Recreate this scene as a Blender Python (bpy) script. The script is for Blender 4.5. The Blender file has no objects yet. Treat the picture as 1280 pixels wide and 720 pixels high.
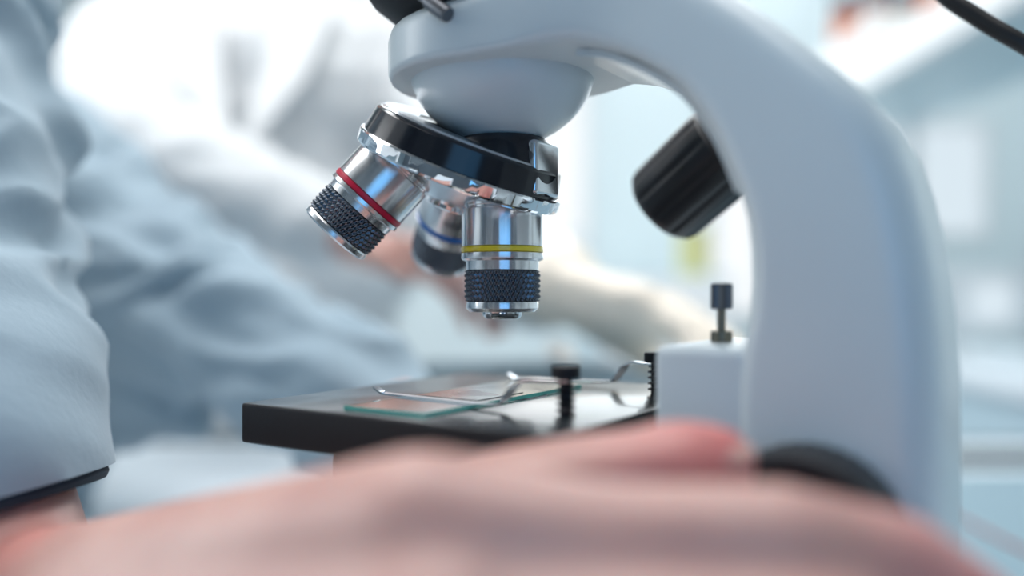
import bpy, bmesh, math, random
from mathutils import Vector, Matrix, noise
random.seed(7)
PI = math.pi
sc = bpy.context.scene
COL = sc.collection
H = 0.925                      # camera height; everything below is laid out in millimetres from here
F0 = 1050.0                    # focal length for a 1280 px wide frame
MM = 0.001

def W(x, y, z):                # millimetres (right, forward, up from lens height) -> world metres
    return Vector((x * MM, y * MM, z * MM + H))
def P(px, py, d):              # direction through the frame at distance d mm
    return Vector(((px - 640) / F0 * d, d, (365 - py) / F0 * d))
def PW(px, py, d):
    return W(*P(px, py, d))

# ------------------------------------------------------------------ materials
def nt(name):
    m = bpy.data.materials.new(name); m.use_nodes = True
    return m, m.node_tree, m.node_tree.nodes['Principled BSDF']
def mat(name, col, rough=0.5, metal=0.0, coat=0.0, sss=0.0, var=0.0, vscale=20.0, bump=0.0, bscale=80.0,
        trans=0.0, ior=1.5, emit=None, estr=0.0, aniso=0.0, sheen=0.0, spec=None, coatr=0.1):
    m, t, b = nt(name)
    b.inputs['Base Color'].default_value = (*col, 1)
    b.inputs['Roughness'].default_value = rough
    b.inputs['Metallic'].default_value = metal
    b.inputs['Coat Weight'].default_value = coat
    b.inputs['Coat Roughness'].default_value = coatr
    b.inputs['IOR'].default_value = ior
    b.inputs['Transmission Weight'].default_value = trans
    b.inputs['Anisotropic'].default_value = aniso
    b.inputs['Sheen Weight'].default_value = sheen
    if spec is not None: b.inputs['Specular IOR Level'].default_value = spec
    if sss:
        b.inputs['Subsurface Weight'].default_value = sss
        b.inputs['Subsurface Radius'].default_value = (1.0, 0.35, 0.2)
        b.inputs['Subsurface Scale'].default_value = 0.006
    if emit:
        b.inputs['Emission Color'].default_value = (*emit, 1)
        b.inputs['Emission Strength'].default_value = estr
    tc = t.nodes.new('ShaderNodeTexCoord')
    if var:
        n = t.nodes.new('ShaderNodeTexNoise'); n.inputs['Scale'].default_value = vscale; n.inputs['Detail'].default_value = 4
        t.links.new(tc.outputs['Object'], n.inputs['Vector'])
        r = t.nodes.new('ShaderNodeValToRGB')
        r.color_ramp.elements[0].position = 0.3; r.color_ramp.elements[1].position = 0.7
        r.color_ramp.elements[0].color = (*[c * (1 - var) for c in col], 1)
        r.color_ramp.elements[1].color = (*[min(1, c * (1 + var)) for c in col], 1)
        t.links.new(n.outputs['Fac'], r.inputs['Fac']); t.links.new(r.outputs['Color'], b.inputs['Base Color'])
    if bump:
        n2 = t.nodes.new('ShaderNodeTexNoise'); n2.inputs['Scale'].default_value = bscale; n2.inputs['Detail'].default_value = 3
        t.links.new(tc.outputs['Object'], n2.inputs['Vector'])
        bp = t.nodes.new('ShaderNodeBump'); bp.inputs['Strength'].default_value = bump; bp.inputs['Distance'].default_value = 0.001
        t.links.new(n2.outputs['Fac'], bp.inputs['Height']); t.links.new(bp.outputs['Normal'], b.inputs['Normal'])
    if aniso:
        tg = t.nodes.new('ShaderNodeTangent'); tg.direction_type = 'RADIAL'; tg.axis = 'Z'
        t.links.new(tg.outputs['Tangent'], b.inputs['Tangent']); b.inputs['Anisotropic Rotation'].default_value = 0.25
    return m

M = {
 'white_enamel': mat('white_enamel', (0.60, 0.68, 0.71), 0.38, coat=0.35, bump=0.05, bscale=900, coatr=0.25),
 'black_enamel': mat('black_enamel', (0.012, 0.013, 0.016), 0.6, spec=0.3, bump=0.08, bscale=1500),
 'black_gloss': mat('black_gloss', (0.010, 0.012, 0.018), 0.16),
 'stage_black': mat('stage_black', (0.03, 0.034, 0.038), 0.24, coat=0.35, coatr=0.08, ior=1.6),
 'rubber': mat('rubber', (0.012, 0.013, 0.016), 0.5),
 'knurl': mat('knurl', (0.13, 0.15, 0.18), 0.25, 1.0),
 'chrome': mat('chrome', (0.80, 0.82, 0.85), 0.06, 1.0),
 'brushed': mat('brushed', (0.78, 0.79, 0.81), 0.24, 1.0, aniso=0.93),
 'satin_metal': mat('satin_metal', (0.72, 0.74, 0.77), 0.22, 1.0),
 'dark_metal': mat('dark_metal', (0.16, 0.17, 0.19), 0.35, 1.0),
 'brass': mat('brass', (0.22, 0.20, 0.16), 0.35, 1.0),
 'spring': mat('spring', (0.05, 0.05, 0.055), 0.3, 1.0),
 'red': mat('red', (0.62, 0.01, 0.05), 0.35),
 'yellow': mat('yellow', (1.0, 0.76, 0.02), 0.3, coat=0.6),
 'blue': mat('blue', (0.02, 0.16, 0.55), 0.35),
 'engrave': mat('engrave', (0.01, 0.015, 0.03), 0.7),
 'lens_glass': mat('lens_glass', (0.05, 0.08, 0.12), 0.03, coat=1.0, coatr=0.02),
 'glass': mat('glass', (0.93, 0.985, 0.97), 0.02, trans=1.0, ior=1.5),
 'glass_edge': mat('glass_edge', (0.16, 0.72, 0.60), 0.25, trans=0.35, ior=1.5),
 'stain': mat('stain', (0.90, 0.66, 0.72), 0.4, var=0.12, vscale=500, trans=0.8),
 'skin': None,
 'coat_blue': mat('coat_blue', (0.30, 0.40, 0.475), 0.85, sheen=0.2, bump=0.2, bscale=300),
 'coat_white': mat('coat_white', (0.74, 0.77, 0.79), 0.85, sheen=0.2, bump=0.2, bscale=300),
 'glove': mat('glove', (0.93, 0.85, 0.74), 0.5),
 'cuff': mat('cuff', (0.015, 0.03, 0.05), 0.8),
 'trousers': mat('trousers', (0.05, 0.07, 0.10), 0.85),
 'shoe': mat('shoe', (0.04, 0.04, 0.045), 0.5),
 'hair': mat('hair', (0.05, 0.035, 0.025), 0.6, bump=0.5, bscale=400),
 'eye': mat('eye', (0.8, 0.8, 0.8), 0.1),
 'lip': mat('lip', (0.55, 0.22, 0.2), 0.4),
 'bench': mat('bench', (0.72, 0.80, 0.86), 0.45),
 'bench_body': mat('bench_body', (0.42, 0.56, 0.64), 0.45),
 'bench_edge': mat('bench_edge', (0.05, 0.09, 0.11), 0.5),
 'wall': mat('wall', (0.74, 0.84, 0.87), 0.9, var=0.04, vscale=3),
 'wall_dark': mat('wall_dark', (0.13, 0.17, 0.21), 0.8, var=0.05, vscale=3),
 'floor': mat('floor', (0.20, 0.23, 0.25), 0.35, var=0.08, vscale=4),
 'ceiling': mat('ceiling', (0.45, 0.46, 0.46), 0.9, var=0.02, vscale=5),
 'shelf': mat('shelf', (0.84, 0.86, 0.87), 0.4),
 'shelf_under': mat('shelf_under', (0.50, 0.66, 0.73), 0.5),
 'lamp': mat('lamp', (1, 1, 1), 0.5, emit=(0.95, 0.98, 1.0), estr=8.0),
 'daylight': mat('daylight', (.02, .02, .02), 0.5, emit=(0.80, 0.92, 1.0), estr=0.85),
 'daylight_bright': mat('daylight_bright', (.02, .02, .02), 0.5, emit=(0.95, 0.98, 1.0), estr=1.0),
 'daylight_dim': mat('daylight_dim', (.02, .02, .02), 0.5, emit=(0.58, 0.82, 1.0), estr=0.17),
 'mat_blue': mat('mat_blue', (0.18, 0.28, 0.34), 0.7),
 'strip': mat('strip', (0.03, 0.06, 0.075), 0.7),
 'amber_label': mat('amber_label', (0.62, 0.16, 0.02), 0.6),
 'knob_black': mat('knob_black', (0.012, 0.013, 0.017), 0.38),
 'frame': mat('frame', (0.75, 0.78, 0.8), 0.5),
 'amber': mat('amber', (0.50, 0.08, 0.01), 0.2, coat=0.5),
 'amber_dark': mat('amber_dark', (0.30, 0.05, 0.03), 0.2, coat=0.5),
 'cap': mat('cap', (0.03, 0.03, 0.06), 0.5),
 'label': mat('label', (0.85, 0.83, 0.76), 0.7),
 'yellow_box': mat('yellow_box', (0.62, 0.60, 0.22), 0.7),
 'tub': mat('tub', (0.30, 0.40, 0.46), 0.5),
 'screen_frame': mat('screen_frame', (0.7, 0.76, 0.8), 0.4),
 'seat': mat('seat', (0.06, 0.07, 0.08), 0.6),
 'cable': mat('cable', (0.008, 0.008, 0.010), 0.45),
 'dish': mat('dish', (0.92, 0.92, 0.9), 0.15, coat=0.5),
}
def skin_material():
    m, t, b = nt('skin')
    tc = t.nodes.new('ShaderNodeTexCoord')
    n = t.nodes.new('ShaderNodeTexNoise'); n.inputs['Scale'].default_value = 35; n.inputs['Detail'].default_value = 5
    t.links.new(tc.outputs['Object'], n.inputs['Vector'])
    r = t.nodes.new('ShaderNodeValToRGB')
    r.color_ramp.elements[0].position = 0.3; r.color_ramp.elements[1].position = 0.75
    r.color_ramp.elements[0].color = (0.50, 0.27, 0.23, 1); r.color_ramp.elements[1].color = (0.62, 0.38, 0.325, 1)
    t.links.new(n.outputs['Fac'], r.inputs['Fac'])
    at = t.nodes.new('ShaderNodeAttribute'); at.attribute_name = 'flush'
    mx = t.nodes.new('ShaderNodeMixRGB'); mx.inputs['Color2'].default_value = (0.72, 0.14, 0.14, 1)
    t.links.new(at.outputs['Fac'], mx.inputs['Fac']); t.links.new(r.outputs['Color'], mx.inputs['Color1'])
    t.links.new(mx.outputs['Color'], b.inputs['Base Color'])
    b.inputs['Roughness'].default_value = 0.42
    b.inputs['Subsurface Weight'].default_value = 0.25
    b.inputs['Subsurface Radius'].default_value = (1.0, 0.35, 0.2)
    b.inputs['Subsurface Scale'].default_value = 0.004
    n3 = t.nodes.new('ShaderNodeTexVoronoi'); n3.inputs['Scale'].default_value = 700
    t.links.new(tc.outputs['Object'], n3.inputs['Vector'])
    bp = t.nodes.new('ShaderNodeBump'); bp.inputs['Strength'].default_value = 0.15; bp.inputs['Distance'].default_value = 0.0004
    t.links.new(n3.outputs['Distance'], bp.inputs['Height']); t.links.new(bp.outputs['Normal'], b.inputs['Normal'])
    return m
M['skin'] = skin_material()

# ------------------------------------------------------------------ object helpers
WM = {}                        # world matrix of every object built
def setp(o, parent, mw):
    if parent is not None:
        o.parent = parent
        o.matrix_parent_inverse = WM[parent.name].inverted()
    o.matrix_basis = mw
    WM[o.name] = mw.copy()
def tag(o, label=None, cat=None, group=None, kind=None):
    if label: o['label'] = label
    if cat: o['category'] = cat
    if group: o['group'] = group
    if kind: o['kind'] = kind
    return o
def empty(name, loc, label, cat, group=None):
    o = bpy.data.objects.new(name, None); COL.objects.link(o)
    o.empty_display_size = 0.05
    setp(o, None, Matrix.Translation(loc))
    return tag(o, label, cat, group)
def link(name, bm, m, parent=None, mw=None, smooth=True, auto=35):
    """bmesh in metres, in the frame of mw"""
    mw = mw or Matrix.Identity(4)
    bmesh.ops.recalc_face_normals(bm, faces=bm.faces)
    me = bpy.data.meshes.new(name); bm.to_mesh(me); bm.free()
    mats = m if isinstance(m, (list, tuple)) else [m]
    for k in mats: me.materials.append(M[k])
    if smooth:
        me.shade_smooth()
        try: me.set_sharp_from_angle(angle=math.radians(auto))
        except Exception: pass
    o = bpy.data.objects.new(name, me); COL.objects.link(o)
    setp(o, parent, mw)
    return o

# bmesh primitives; coordinates in mm, stored in metres
def V(bm, p): return bm.verts.new((p[0] * MM, p[1] * MM, p[2] * MM))
def lathe(bm, prof, n=96, close=True):
    """prof: (z, r) pairs along +z"""
    rings = []
    for z, r in prof:
        if r < 1e-4: rings.append([V(bm, (0, 0, z))])
        else: rings.append([V(bm, (r * math.cos(2 * PI * i / n), r * math.sin(2 * PI * i / n), z)) for i in range(n)])
    for a, b in zip(rings, rings[1:]):
        if len(a) == 1 and len(b) == 1: continue
        for i in range(n):
            j = (i + 1) % n
            if len(a) == 1: bm.faces.new((a[0], b[i], b[j]))
            elif len(b) == 1: bm.faces.new((a[i], a[j], b[0]))
            else: bm.faces.new((a[i], a[j], b[j], b[i]))
    if close:
        for rg in (rings[0], rings[-1]):
            if len(rg) > 2: bm.faces.new(rg)
    return bm
def box(bm, lo, hi, bev=0.0, seg=3, mtx=None):
    vs = [V(bm, (x, y, z)) for x in (lo[0], hi[0]) for y in (lo[1], hi[1]) for z in (lo[2], hi[2])]
    fs = [(0, 1, 3, 2), (4, 6, 7, 5), (0, 4, 5, 1), (2, 3, 7, 6), (0, 2, 6, 4), (1, 5, 7, 3)]
    faces = [bm.faces.new([vs[i] for i in f]) for f in fs]
    if mtx: bmesh.ops.transform(bm, matrix=mtx, verts=vs)
    if bev:
        es = list({e for f in faces for e in f.edges})
        bmesh.ops.bevel(bm, geom=es, offset=bev * MM, segments=seg, affect='EDGES', profile=0.5)
    return bm
def spline(pts, k=8):
    pts = [Vector(p) for p in pts]; out = []
    for i in range(len(pts) - 1):
        p0 = pts[max(i - 1, 0)]; p1 = pts[i]; p2 = pts[i + 1]; p3 = pts[min(i + 2, len(pts) - 1)]
        for j in range(k):
            t = j / k
            out.append(0.5 * ((2 * p1) + (p2 - p0) * t + (2 * p0 - 5 * p1 + 4 * p2 - p3) * t * t + (3 * p1 - p0 - 3 * p2 + p3) * t ** 3))
    out.append(pts[-1]); return out
def tube(bm, path, rad, n=12, flat=None, up=None):
    """swept tube; flat=(w,h) sweeps a ribbon cross-section with 'up' as its thin direction"""
    path = [Vector(p) for p in path]; rings = []
    ref = Vector(up) if up else Vector((0.13, 0.31, 0.94))
    for i, p in enumerate(path):
        d = (path[min(i + 1, len(path) - 1)] - path[max(i - 1, 0)]).normalized()
        a = d.cross(ref)
        if a.length < 1e-5: a = d.cross(Vector((1, 0, 0)))
        a.normalize(); b = a.cross(d).normalized()
        if not up: ref = b
        r = rad[i] if isinstance(rad, (list, tuple)) else rad
        if flat:
            w, h = flat
            rings.append([V(bm, p + a * x + b * y) for x, y in ((-w, -h), (w, -h), (w, h), (-w, h))])
        else:
            rings.append([V(bm, p + a * r * math.cos(2 * PI * j / n) + b * r * math.sin(2 * PI * j / n)) for j in range(n)])
    for r0, r1 in zip(rings, rings[1:]):
        k = len(r0)
        for j in range(k): bm.faces.new((r0[j], r0[(j + 1) % k], r1[(j + 1) % k], r1[j]))
    bm.faces.new(rings[0]); bm.faces.new(rings[-1])
    return bm
def frame(origin, zdir, xhint=(1, 0, 0)):
    """world frame from camera-space mm origin and direction"""
    z = Vector(zdir).normalized(); x = Vector(xhint); x = (x - z * x.dot(z)).normalized(); y = z.cross(x)
    m = Matrix.Identity(4)
    for i, c in enumerate((x, y, z)):
        for r in range(3): m[r][i] = c[r]
    m.translation = W(*origin)
    return m
IDW = Matrix.Translation((0, 0, H))       # camera-space mm -> world

# ------------------------------------------------------------------ microscope
PSI = math.radians(33)
c, s_ = math.cos(PSI), math.sin(PSI)
SC = Matrix(((c, s_, 0, -2.8 * MM), (-s_, c, 0, 245 * MM), (0, 0, 1, H), (0, 0, 0, 1)))   # local: +x towards the arm, -y towards camera
def L(x, y, z):                 # scope local mm -> camera-space mm
    return Vector((-2.8 + c * x + s_ * y, 245 - s_ * x + c * y, z))
TABLE = -175.0
micro = empty('microscope', W(*L(40, 0, TABLE)), 'white compound light microscope with black stage and three silver objectives, in sharp focus', 'microscope')

def rrect(hw, y0, y1, r0, r1, n=7):
    """rounded rectangle: v in [-hw, hw], u in [y0, y1]; r0 corner radius at u=y0, r1 at u=y1 -> (u, v)"""
    out = []
    for cu, cv, a0, r in ((y1 - r1, hw - r1, 0, r1), (y0 + r0, hw - r0, 90, r0), (y0 + r0, -hw + r0, 180, r0), (y1 - r1, -hw + r1, 270, r1)):
        for i in range(n + 1):
            a = math.radians(a0 + 90 * i / n)
            out.append((cu + r * math.cos(a), cv + r * math.sin(a)))
    return out
def arm():
    bm = bmesh.new()
    st = []
    R = 33.0
    for sx in (-32.6, -31.5, -29, -25, -20, -14, -7, 0, 8):
        top = 76.0 + max(0, sx) * .1
        w = math.sqrt(max(R * R - sx * sx, 0)) if sx < 0 else R
        if sx >= 0: w = R - 8 * (sx / 45) ** 1.0
        st.append(((sx, 60.5), (sx, top), max(w, 3)))
    st += [((20, 61.0), (22, 79), 29.5), ((30, 61.4), (34, 84), 27.5), ((37, 61.2), (45, 83.5), 26), ((43.4, 59.3), (55, 80), 25), ((49.5, 56.8), (62, 76), 25), ((54.8, 53.6), (69, 71.5), 25),
           ((60, 50), (76, 66), 25), ((64.6, 45.9), (83, 60), 25), ((68.6, 40.5), (90, 53.5), 25), ((71.9, 35), (97, 47), 25), ((74.7, 28.8), (104, 39.5), 25),
           ((77.2, 22.5), (108.5, 31), 25), ((79.1, 16), (111.5, 22), 25), ((80, 9), (113.5, 13), 25), ((80.2, 2), (115.2, 3), 25), ((79.6, -5), (116, -6), 25),
           ((78, -12), (116.6, -14), 25), ((77, -20), (117, -22), 25), ((77, -60), (117, -60), 25), ((77, -100), (118, -100), 26), ((76, -140), (123, -140), 28), ((75, TABLE + 26), (124, TABLE + 26), 30)]
    rings = []
    for (a, b, w) in st:
        a = Vector((a[0], 0, a[1])); b = Vector((b[0], 0, b[1])); d = (b - a); Ln = d.length; d.normalize()
        r1 = min(8.5, w * 0.9); r0 = min(4.2, w * 0.9)
        if a.x < 25: r1 = min(5.5, w * .9); r0 = min(2.2, w * .9)
        rings.append([V(bm, (a + d * u) + Vector((0, v, 0))) for u, v in rrect(w, 0, Ln, r0, r1)])
    for r0, r1 in zip(rings, rings[1:]):
        k = len(r0)
        for j in range(k): bm.faces.new((r0[j], r0[(j + 1) % k], r1[(j + 1) % k], r1[j]))
    bm.faces.new(rings[0]); bm.faces.new(rings[-1])
    return link('arm', bm, 'white_enamel', micro, SC, auto=40)
arm_o = arm()
# lining strip that follows the inside of the arch
bm = bmesh.new()
pts = spline([(34, 0, 60.6), (43, 0, 58.4), (54, 0, 52.6), (63.6, 0, 45), (70.6, 0, 34.5), (75.5, 0, 23)], 6)
tube(bm, pts, 1, flat=(17.5, 0.9), up=(-.6, 0, -.8))
link('arch_lining', bm, 'white_enamel', micro, SC)

# base foot, with rubber feet
bm = bmesh.new()
box(bm, (-75, -52, TABLE + 4), (135, 52, TABLE + 30), 8, 4)
link('base', bm, 'white_enamel', micro, SC)
for x in (-62, 122):
    for y in (-40, 40):
        bm = bmesh.new(); lathe(bm, [(TABLE, 7), (TABLE + 4.5, 8)], 32)
        link('foot', bm, 'rubber', micro, SC @ Matrix.Translation((x * MM, y * MM, 0)))
# lamp in the base
bm = bmesh.new(); lathe(bm, [(TABLE + 29.8, 22), (TABLE + 42, 20), (TABLE + 43, 18), (TABLE + 43, 0)], 64, close=False)
lampo = link('illuminator', bm, 'black_enamel', micro, SC)
bm = bmesh.new(); lathe(bm, [(TABLE + 43.1, 16), (TABLE + 45, 12), (TABLE + 46.5, 0)], 48, close=False)
link('lens', bm, 'glass', lampo, SC)

# stage
bm = bmesh.new()
box(bm, (-50, -53, -40.8), (49, 51, -30), 0.9, 3)
bm.normal_update()
for f in bm.faces:
    if f.normal.z < .9: f.material_index = 1
stage = link('stage', bm, ['stage_black', 'black_enamel'], micro, SC)
bm = bmesh.new()
box(bm, (-34, -38, -62), (60, 38, -40.6), 6, 4)
link('stage_carrier', bm, 'black_enamel', micro, SC)
bm = bmesh.new(); lathe(bm, [(-30.4, 13), (-29.9, 13), (-29.9, 11), (-30.4, 11)], 64)
link('aperture_ring', bm, 'dark_metal', stage, SC)
bm = bmesh.new(); lathe(bm, [(-61.9, 17), (-78, 17), (-82, 14), (-82, 0)], 48, close=False)
link('condenser', bm, 'black_enamel', micro, SC)
# mount block between stage and arm
bm = bmesh.new()
box(bm, (57.5, -23.5, -92), (80, 23.5, -12.4), 2.2, 4)
link('focus_block', bm, 'white_enamel', micro, SC)
bm = bmesh.new()
box(bm, (47, -16, -60), (59, 16, -42), 1, 2)
link('stage_bracket', bm, 'black_enamel', micro, SC)
# stop screw on the block
T = SC @ Matrix.Translation((65.6 * MM, 0, 0))
bm = bmesh.new(); lathe(bm, [(-12.5, 2.6), (-11.9, 2.7), (-9.9, 2.7), (-9.6, 2.4), (-9.6, 1.05), (-4.4, 1.05), (-4.2, 1.6)], 40)
ss = link('stop_screw', bm, 'brass', micro, T)
bm = bmesh.new()
n = 60; prof = [(-4.3, 0), (-4.3, 2.35), (-4.0, 2.6), (1.8, 2.6), (2.2, 2.3), (2.2, 0)]
lathe(bm, prof, n)
for v in bm.verts:
    a = math.atan2(v.co.y, v.co.x); r = math.hypot(v.co.x, v.co.y)
    if r > 2.5 * MM:
        k = 1 + 0.035 * math.cos(a * 30); v.co.x *= k; v.co.y *= k
link('knurled_head', bm, 'dark_metal', ss, T)

# coarse and fine focus knobs, both sides
for sgn in (-1, 1):
    T = SC @ Matrix.Translation((93.5 * MM, sgn * 24.5 * MM, -50 * MM)) @ Matrix.Rotation(-sgn * PI / 2, 4, 'X')
    bm = bmesh.new()
    lathe(bm, [(0, 0), (0, 15.5), (1, 18.4), (2.2, 19.2), (14, 19.2), (16, 18.2), (16, 11), (16, 0)], 120)
    for v in bm.verts:
        r = math.hypot(v.co.x, v.co.y)
        if r > 19 * MM:
            a = math.atan2(v.co.y, v.co.x); k = 1 + 0.012 * math.cos(a * 40); v.co.x *= k; v.co.y *= k
    ck = link('coarse_focus_knob', bm, 'rubber', micro, T)
    bm = bmesh.new(); lathe(bm, [(15.5, 0), (15.5, 11), (17, 11.6), (25, 11.6), (27, 10.4), (27, 0)], 72)
    link('fine_focus_knob', bm, 'rubber', ck, T)

# black ribbed knob on the far side of the arm
def aim(a, b):
    return frame(a, Vector(b) - Vector(a), (0, 1, 0))
ka, kb = P(824, 262, 292), P(965, 132, 262)
bm = bmesh.new()
n = 144
lathe(bm, [(0, 0), (0, 10.5), (0.8, 13), (2.6, 14.8), (4.5, 15.3), (30, 15.6), (33, 15.2), (34, 13.5), (34, 0)], n)
for v in bm.verts:
    r = math.hypot(v.co.x, v.co.y)
    if r > 14.9 * MM and v.co.z < 31 * MM:
        a = math.atan2(v.co.y, v.co.x)
        k = 1 - 0.05 * max(0, math.cos(a * 12)) ** 2; v.co.x *= k; v.co.y *= k
kn = link('ribbed_knob', bm, 'knob_black', micro, aim(ka, kb))
bm = bmesh.new(); lathe(bm, [(33.5, 9), (62, 9)], 48)
link('knob_shaft', bm, 'black_enamel', kn, aim(ka, kb))

# dome under the head
bm = bmesh.new()
prof = [(64, 26.6)]
for y, r in ((63, 26.6), (61, 26.5), (58, 25.6), (55, 24.0), (52, 21.8), (49.5, 19.2), (47.3, 16.3), (45.6, 13.4), (44.4, 11.6), (43.9, 11.2), (43.4, 11.2)):
    prof.append((y, r))
zz = []
pr = [Vector((0, a, b)) for a, b in prof]
prs = spline(pr, 4)
lathe(bm, [(q.y, q.z) for q in prs] + [(43.4, 0)], 128, close=False)
link('head_dome', bm, 'white_enamel', micro, SC, auto=30)

# revolving nosepiece
PV = 69.5
AL = math.radians(25)
a_loc = Vector((-math.sin(AL), 0, -math.cos(AL)))
a_cam = (SC.to_3x3() @ a_loc)
NP = frame(L(0, 0, PV), a_cam, (0, 1, 0))          # +z runs down the turret axis
bm = bmesh.new()
lathe(bm, [(25.5, 0), (25.5, 27.5), (25.9, 28.6), (26.6, 29.3), (33.6, 31.0)], 128, close=False)
nose = link('nosepiece', bm, 'black_gloss', micro, NP, auto=30)
bm = bmesh.new()
lathe(bm, [(25.6, 17.0), (25.1, 17.4), (25.1, 27.2), (25.6, 27.9)], 128, close=False)
link('top_plate', bm, 'satin_metal', nose, NP, auto=30)
bm = bmesh.new()
lathe(bm, [(33.2, 30.6), (33.4, 31.6), (33.9, 32.0), (36.9, 32.0), (37.6, 31.5), (38.1, 30.4), (37.9, 29.4), (36.4, 28.9)], 128, close=False)
for v in bm.verts:
    r = math.hypot(v.co.x, v.co.y)
    if r > 31.7 * MM:                              # click-stop flats on the polished rim
        a = math.atan2(v.co.y, v.co.x)
        k = 1 - 0.004 * (0.5 + 0.5 * math.cos(a * 24)); v.co.x *= k; v.co.y *= k
link('rim', bm, 'chrome', nose, NP, auto=30)
bm = bmesh.new()
lathe(bm, [(35.6, 29.6), (36.4, 29.4), (38.6, 24.5), (41.0, 19.3), (44.0, 12.5), (46.3, 7.5), (47.1, 5), (47.4, 0)], 128, close=False)
link('cone', bm, 'satin_metal', nose, NP, auto=60)
bm = bmesh.new()
lathe(bm, [(46.2, 0), (46.4, 6.4), (47.8, 6.4), (48.4, 5.6), (48.4, 0)], 64, close=False)
link('centre_screw', bm, 'chrome', nose, NP, auto=30)
# fixed collar between dome and turret, clamp block at the right end
bm = bmesh.new()
lathe(bm, [(44.2, 0), (44.2, 12.6), (43.2, 13.2), (40, 13.8), (34, 14.2), (27, 14.6), (27, 0)], 96, close=False)
link('collar', bm, 'black_gloss', micro, SC, auto=30)
bm = bmesh.new()
box(bm, (10.5, -5.5, 27.0), (14.8, 8, 42.6), 1.3, 3)
cb = link('click_stop', bm, 'satin_metal', micro, SC)
for (yy, zz2, rr) in ((-5.8, 38.0, 1.3), (-5.8, 32.5, 0.9)):
    bm = bmesh.new(); lathe(bm, [(0, 0), (0, rr), (0.9, rr), (0.9, 0)], 24)
    link('screw_head', bm, 'dark_metal', cb, SC @ Matrix.Translation((12.6 * MM, yy * MM, zz2 * MM)) @ Matrix.Rotation(-PI / 2, 4, 'X'))

# objectives
def knurl(bm, z0, z1, r, rows=5, cols=42, h=1.0):
    nz, na = rows * 6, cols * 6
    rings = []
    for i in range(nz + 1):
        u = i / nz; ring = []
        for j in range(na):
            v = j / na
            f = 0.5 + 0.5 * math.cos(PI * u * rows * 1.2) * math.cos(2 * PI * v * cols)
            hh = f ** 1.4 * h if 0 < i < nz else 0
            a = 2 * PI * v
            ring.append(V(bm, ((r - h * .5 + hh) * math.cos(a), (r - h * .5 + hh) * math.sin(a), z0 + (z1 - z0) * u)))
        rings.append(ring)
    for a, b in zip(rings, rings[1:]):
        for j in range(na): bm.faces.new((a[j], a[(j + 1) % na], b[(j + 1) % na], b[j]))
    bm.faces.new(rings[0]); bm.faces.new(rings[-1])
def objective(mw, colour, label, low=False):
    bm = bmesh.new()
    lathe(bm, [(40.5, 0), (40.5, 11.2), (44.6, 11.2), (44.9, 11.0), (45.3, 11.0), (45.6, 11.7), (46.0, 11.9), (56.3 , 11.9), (56.5, 11.55), (58.1, 11.55), (58.3, 12.0),
               (59.6, 12.1), (60.0, 12.0), (60.4, 11.2), (60.6, 10.7), (63.1, 10.6), (63.3, 9.9), (72.2, 9.9), (72.3, 10.35), (72.7, 10.5), (74.2, 10.5),
               (75.2, 9.6), (75.2, 6.0), (75.2, 0)], 128, close=False)
    if low:
        bm.free(); bm = bmesh.new()
        lathe(bm, [(40.5, 0), (40.5, 11.2), (44.6, 11.2), (44.9, 11.0), (45.3, 11.0), (45.6, 11.7), (46.0, 11.9), (56.3 , 11.9), (56.5, 11.55), (58.1, 11.55), (58.3, 12.0),
                   (59.4, 12.1), (59.7, 11.6), (59.9, 11.1), (61.7, 11.0), (61.9, 9.9), (69.9, 9.9), (70.0, 10.7), (70.5, 11.0), (71.7, 11.0), (72.3, 10.2), (72.3, 6), (71, 5.4), (71, 0)], 128, close=False)
    ob = link('objective_lens', bm, 'brushed', micro, mw, auto=30)
    if label: ob['label'] = label
    bm = bmesh.new(); lathe(bm, [(56.5, 11.6), (56.6, 11.98), (56.8, 12.02), (57.8, 12.02), (58.0, 11.98), (58.1, 11.6)], 128, close=False)
    link('colour_band', bm, colour, ob, mw)
    bm = bmesh.new(); knurl(bm, *((61.8, 69.9, 10.8) if low else (63.2, 72.3, 10.65)))
    link('knurled_grip', bm, 'knurl', ob, mw, auto=80)
    if low:
        bm = bmesh.new(); lathe(bm, [(70.9, 5.5), (71.5, 3.0), (71.7, 0)], 32, close=False)
        link('front_lens', bm, 'lens_glass', ob, mw); return ob
    bm = bmesh.new()
    lathe(bm, [(75.0, 5.9), (76.4, 5.7), (77.2, 4.9), (77.3, 3.2), (76.6, 2.8)], 64, close=False)
    for v in bm.verts:
        r = math.hypot(v.co.x, v.co.y)
        if r > 5.0 * MM:
            a = math.atan2(v.co.y, v.co.x); k = 1 - 0.03 * max(0, math.cos(a * 16)); v.co.x *= k; v.co.y *= k
    tp = link('lens_tip', bm, 'chrome', ob, mw, auto=40)
    bm = bmesh.new(); lathe(bm, [(76.4, 3.2), (76.8, 2.0), (76.95, 0)], 32, close=False)
    link('front_lens', bm, 'lens_glass', tp, mw)
    return ob
down = Vector((0, 0, -1))
red_loc = Matrix.Rotation(math.radians(120), 3, a_loc) @ down
blu_loc = Matrix.Rotation(math.radians(-120), 3, a_loc) @ down
if red_loc.y > 0: red_loc, blu_loc = blu_loc, red_loc
R3 = SC.to_3x3()
FY = frame(L(0, 0, PV), (0, 0, -1), (0, -1, 0))
FR = frame(L(0, 0, PV), R3 @ red_loc, (0, -1, 0))
FB = frame(L(0, 0, PV) + (R3 @ blu_loc) * 4, R3 @ blu_loc, (0, -1, 0))
objective(FY, 'yellow', 'objective lens with yellow band, pointing straight down')
objective(FR, 'red', 'objective lens with red band, tilted to the left', low=True)
blue_ob = objective(FB, 'blue', 'objective lens with blue band, behind the other two')

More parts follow.
